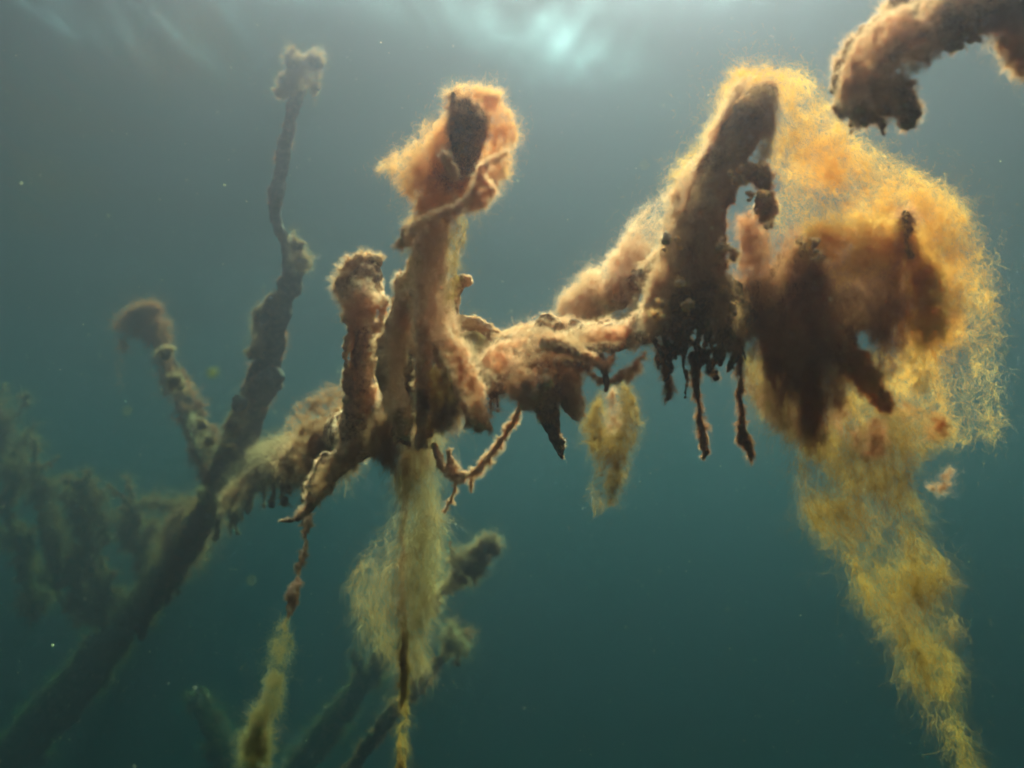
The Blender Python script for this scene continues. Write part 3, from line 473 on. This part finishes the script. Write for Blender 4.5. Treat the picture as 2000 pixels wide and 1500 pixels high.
# ---------------------------------------------------------------- dim drowned branches behind
bb = empty('drowned_branch', None, 'dim forked branch far below the middle post, rising to the right', 'branch')
def far(paths, d, parent, n, ln=22, fm=F_far, m=M_far, name='limb', lumps=20, k=1.9):
    s = Lump(); d *= k
    for p in paths: s.tube([(a, b, c*k, r*.8) for a, b, c, r in p], lumps=lumps, size=.5, drip=4, dlen=40, dr=5)
    o = s.build(name, m, parent, 4, d, 6); fuzz(o, n, d, fm, ln, 1.3); return o
far([[(540,1560,2.9,34),(620,1450,2.8,28),(700,1345,2.7,26),(760,1275,2.6,20),(800,1240,2.5,12)], [(700,1345,2.7,14),(705,1300,2.6,10),(690,1265,2.6,5)]], 2.7, bb, 5000)
far([[(660,1540,2.6,18),(760,1400,2.5,16),(850,1300,2.4,12),(905,1250,2.3,8),(880,1215,2.3,6)]], 2.5, bb, 4000, k=1.4)
far([[(800,1230,2.2,10),(860,1160,2.1,9),(915,1105,2.0,12),(950,1070,2.0,18),(975,1062,2.0,8)], [(905,1110,2.0,9),(885,1085,2.0,7),(878,1058,2.0,5)]], 2.05, bb, 10000, 18, F_mid, M_crust, k=1.2)
v = tag(veil('algae_veil', [(868,1280),(872,1240),(880,1215),(900,1240),(918,1262),(918,1290),(895,1275)], 5000, 2.9, F_mid, [], [(890,1260,.4,1)], 12, 20, 1.0, base=.6, seed=35, rim=.3), 'dim pale algae flag on the drowned branch below the middle', 'algae')
v = tag(veil('algae_veil', [(915,1090),(925,1055),(960,1040),(985,1065),(960,1085),(930,1110)], 7000, 2.4, F_mid, [], [(940,1070,.6,-.8)], 12, 18, 1.0, base=.6, seed=36), 'rounded pale algae tuft on the upper tip of the drowned branch', 'algae')
b3 = empty('drowned_stump', None, 'almost black broken limb low in the gloom, left of centre', 'branch')
far([[(380,1365,2.9,26),(410,1410,2.9,24),(450,1470,2.9,30),(480,1560,2.9,34)]], 2.9, b3, 3000)
b4 = empty('sunken_bush', None, 'dim leafless bush thick with olive algae at the left edge', 'bush')
def twiggy(base, top, d, r0, n, nf, side=5, name='frond'):
    d *= 1.25
    s = Lump(); b = np.array(base, float); t_ = np.array(top, float); pts = []
    for u in np.linspace(0, 1, 7): q = b+(t_-b)*u+RG.normal(size=2)*9*(u > 0); pts.append((q[0], q[1], d+RG.normal()*.05, r0*.6*(1-.6*u)))
    s.tube(pts, lumps=14, size=.9)
    for _ in range(side):
        q = pts[RG.integers(1, 6)]; a = RG.uniform(-2.6, -.5); L_ = RG.uniform(35, 95); w_ = [q[:3]+(max(3, q[3]*.5),)]
        for k in range(3): a += RG.normal()*.4; l_ = w_[-1]; w_.append((l_[0]+math.cos(a)*L_/3, l_[1]+math.sin(a)*L_/3, d+RG.normal()*.06, 3.2-k*.6))
        s.tube(w_, lumps=8, size=1.5)
    o = s.build(name, M_far, b4, 3, d, 4); fuzz(o, nf, d, F_far, 28, 1.3, thr=-.3, nsc=22); return o
for a in [((70,1180),(5,880),4.3,22,0,9000,7),((110,1150),(60,860),4.2,10,0,6000,6),((150,1200),(95,930),4.2,11,0,6000,6),((180,1210),(150,945),4.1,12,0,8000,8),((200,1230),(200,1010),4.1,9,0,6000,7),((300,1130),(222,945),4.1,11,0,7000,8),((310,1150),(365,985),4.0,13,0,8000,6),((40,960),(-30,800),4.4,14,0,4000,5),((230,1260),(-40,1010),4.6,24,0,7000,3)]:
    twiggy(a[0], a[1], a[2], a[3], 0, a[5], a[6])
v = tag(veil('algae_veil', [(310,1130),(300,1060),(330,1000),(375,975),(385,1010),(360,1080),(330,1140)], 8000, 4.2, F_far, [], [(340,1060,.3,-1)], 16, 24, 1.0, base=.6, seed=38), 'dim leaf shaped algae sail beside the trunk at lower left', 'algae')
# ---------------------------------------------------------------- specks adrift
def specks(n):
    x = RG.uniform(-50, 2050, n); y = RG.uniform(-50, 1550, n); d = RG.uniform(.35, 2.6, n)**1.0; c = PN(x, y, d); r = RG.uniform(.25, .9, n)*np.where(RG.random(n) < .04, 2.2, 1)*.00042*(.6+.5*d)
    T4 = np.array([(1, 1, 1), (1, -1, -1), (-1, 1, -1), (-1, -1, 1)], float)*.7
    V = c[:,None]+T4[None]*r[:,None,None]*RG.uniform(.5, 1.4, (n, 1, 3)); b = (np.arange(n)*4)[:,None, None]
    F = (b+np.array([(0,1,2),(0,3,1),(0,2,3),(1,3,2)])[None]).reshape(-1, 3)
    return meshobj('suspended_particles', V.reshape(-1, 3), F, film('speck', (.9, .85, .7), (.8, .85, .5), 30), smooth=False)
tag(specks(3500), None, None, None, 'stuff')
for (x, y, r, lb_) in [(415,728,16,'large blurry green fleck adrift left of the tall dark limb'),(247,803,8,'small pale green fleck below the drooping algae cap'),(1258,323,7,'faint yellow-green fleck above the pale film'),(490,1134,7,'bright green fleck left of the knotted thread'),(1962,686,6,'tiny green fleck at the right edge of the picture')]:
    s = Lump(); s.blob(x, y, .22, r*.6, (1, .5, .8)); s.blob(x+r*.3, y-r*.2, .22, r*.35)
    o = s.build('algae_fleck', film('fleck', (.5, .5, .25), (.4, .42, .2)), None, 1.6, .22, 1.2, fine=.6); tag(o, lb_, 'algae fleck', 'loose flecks of algae adrift')
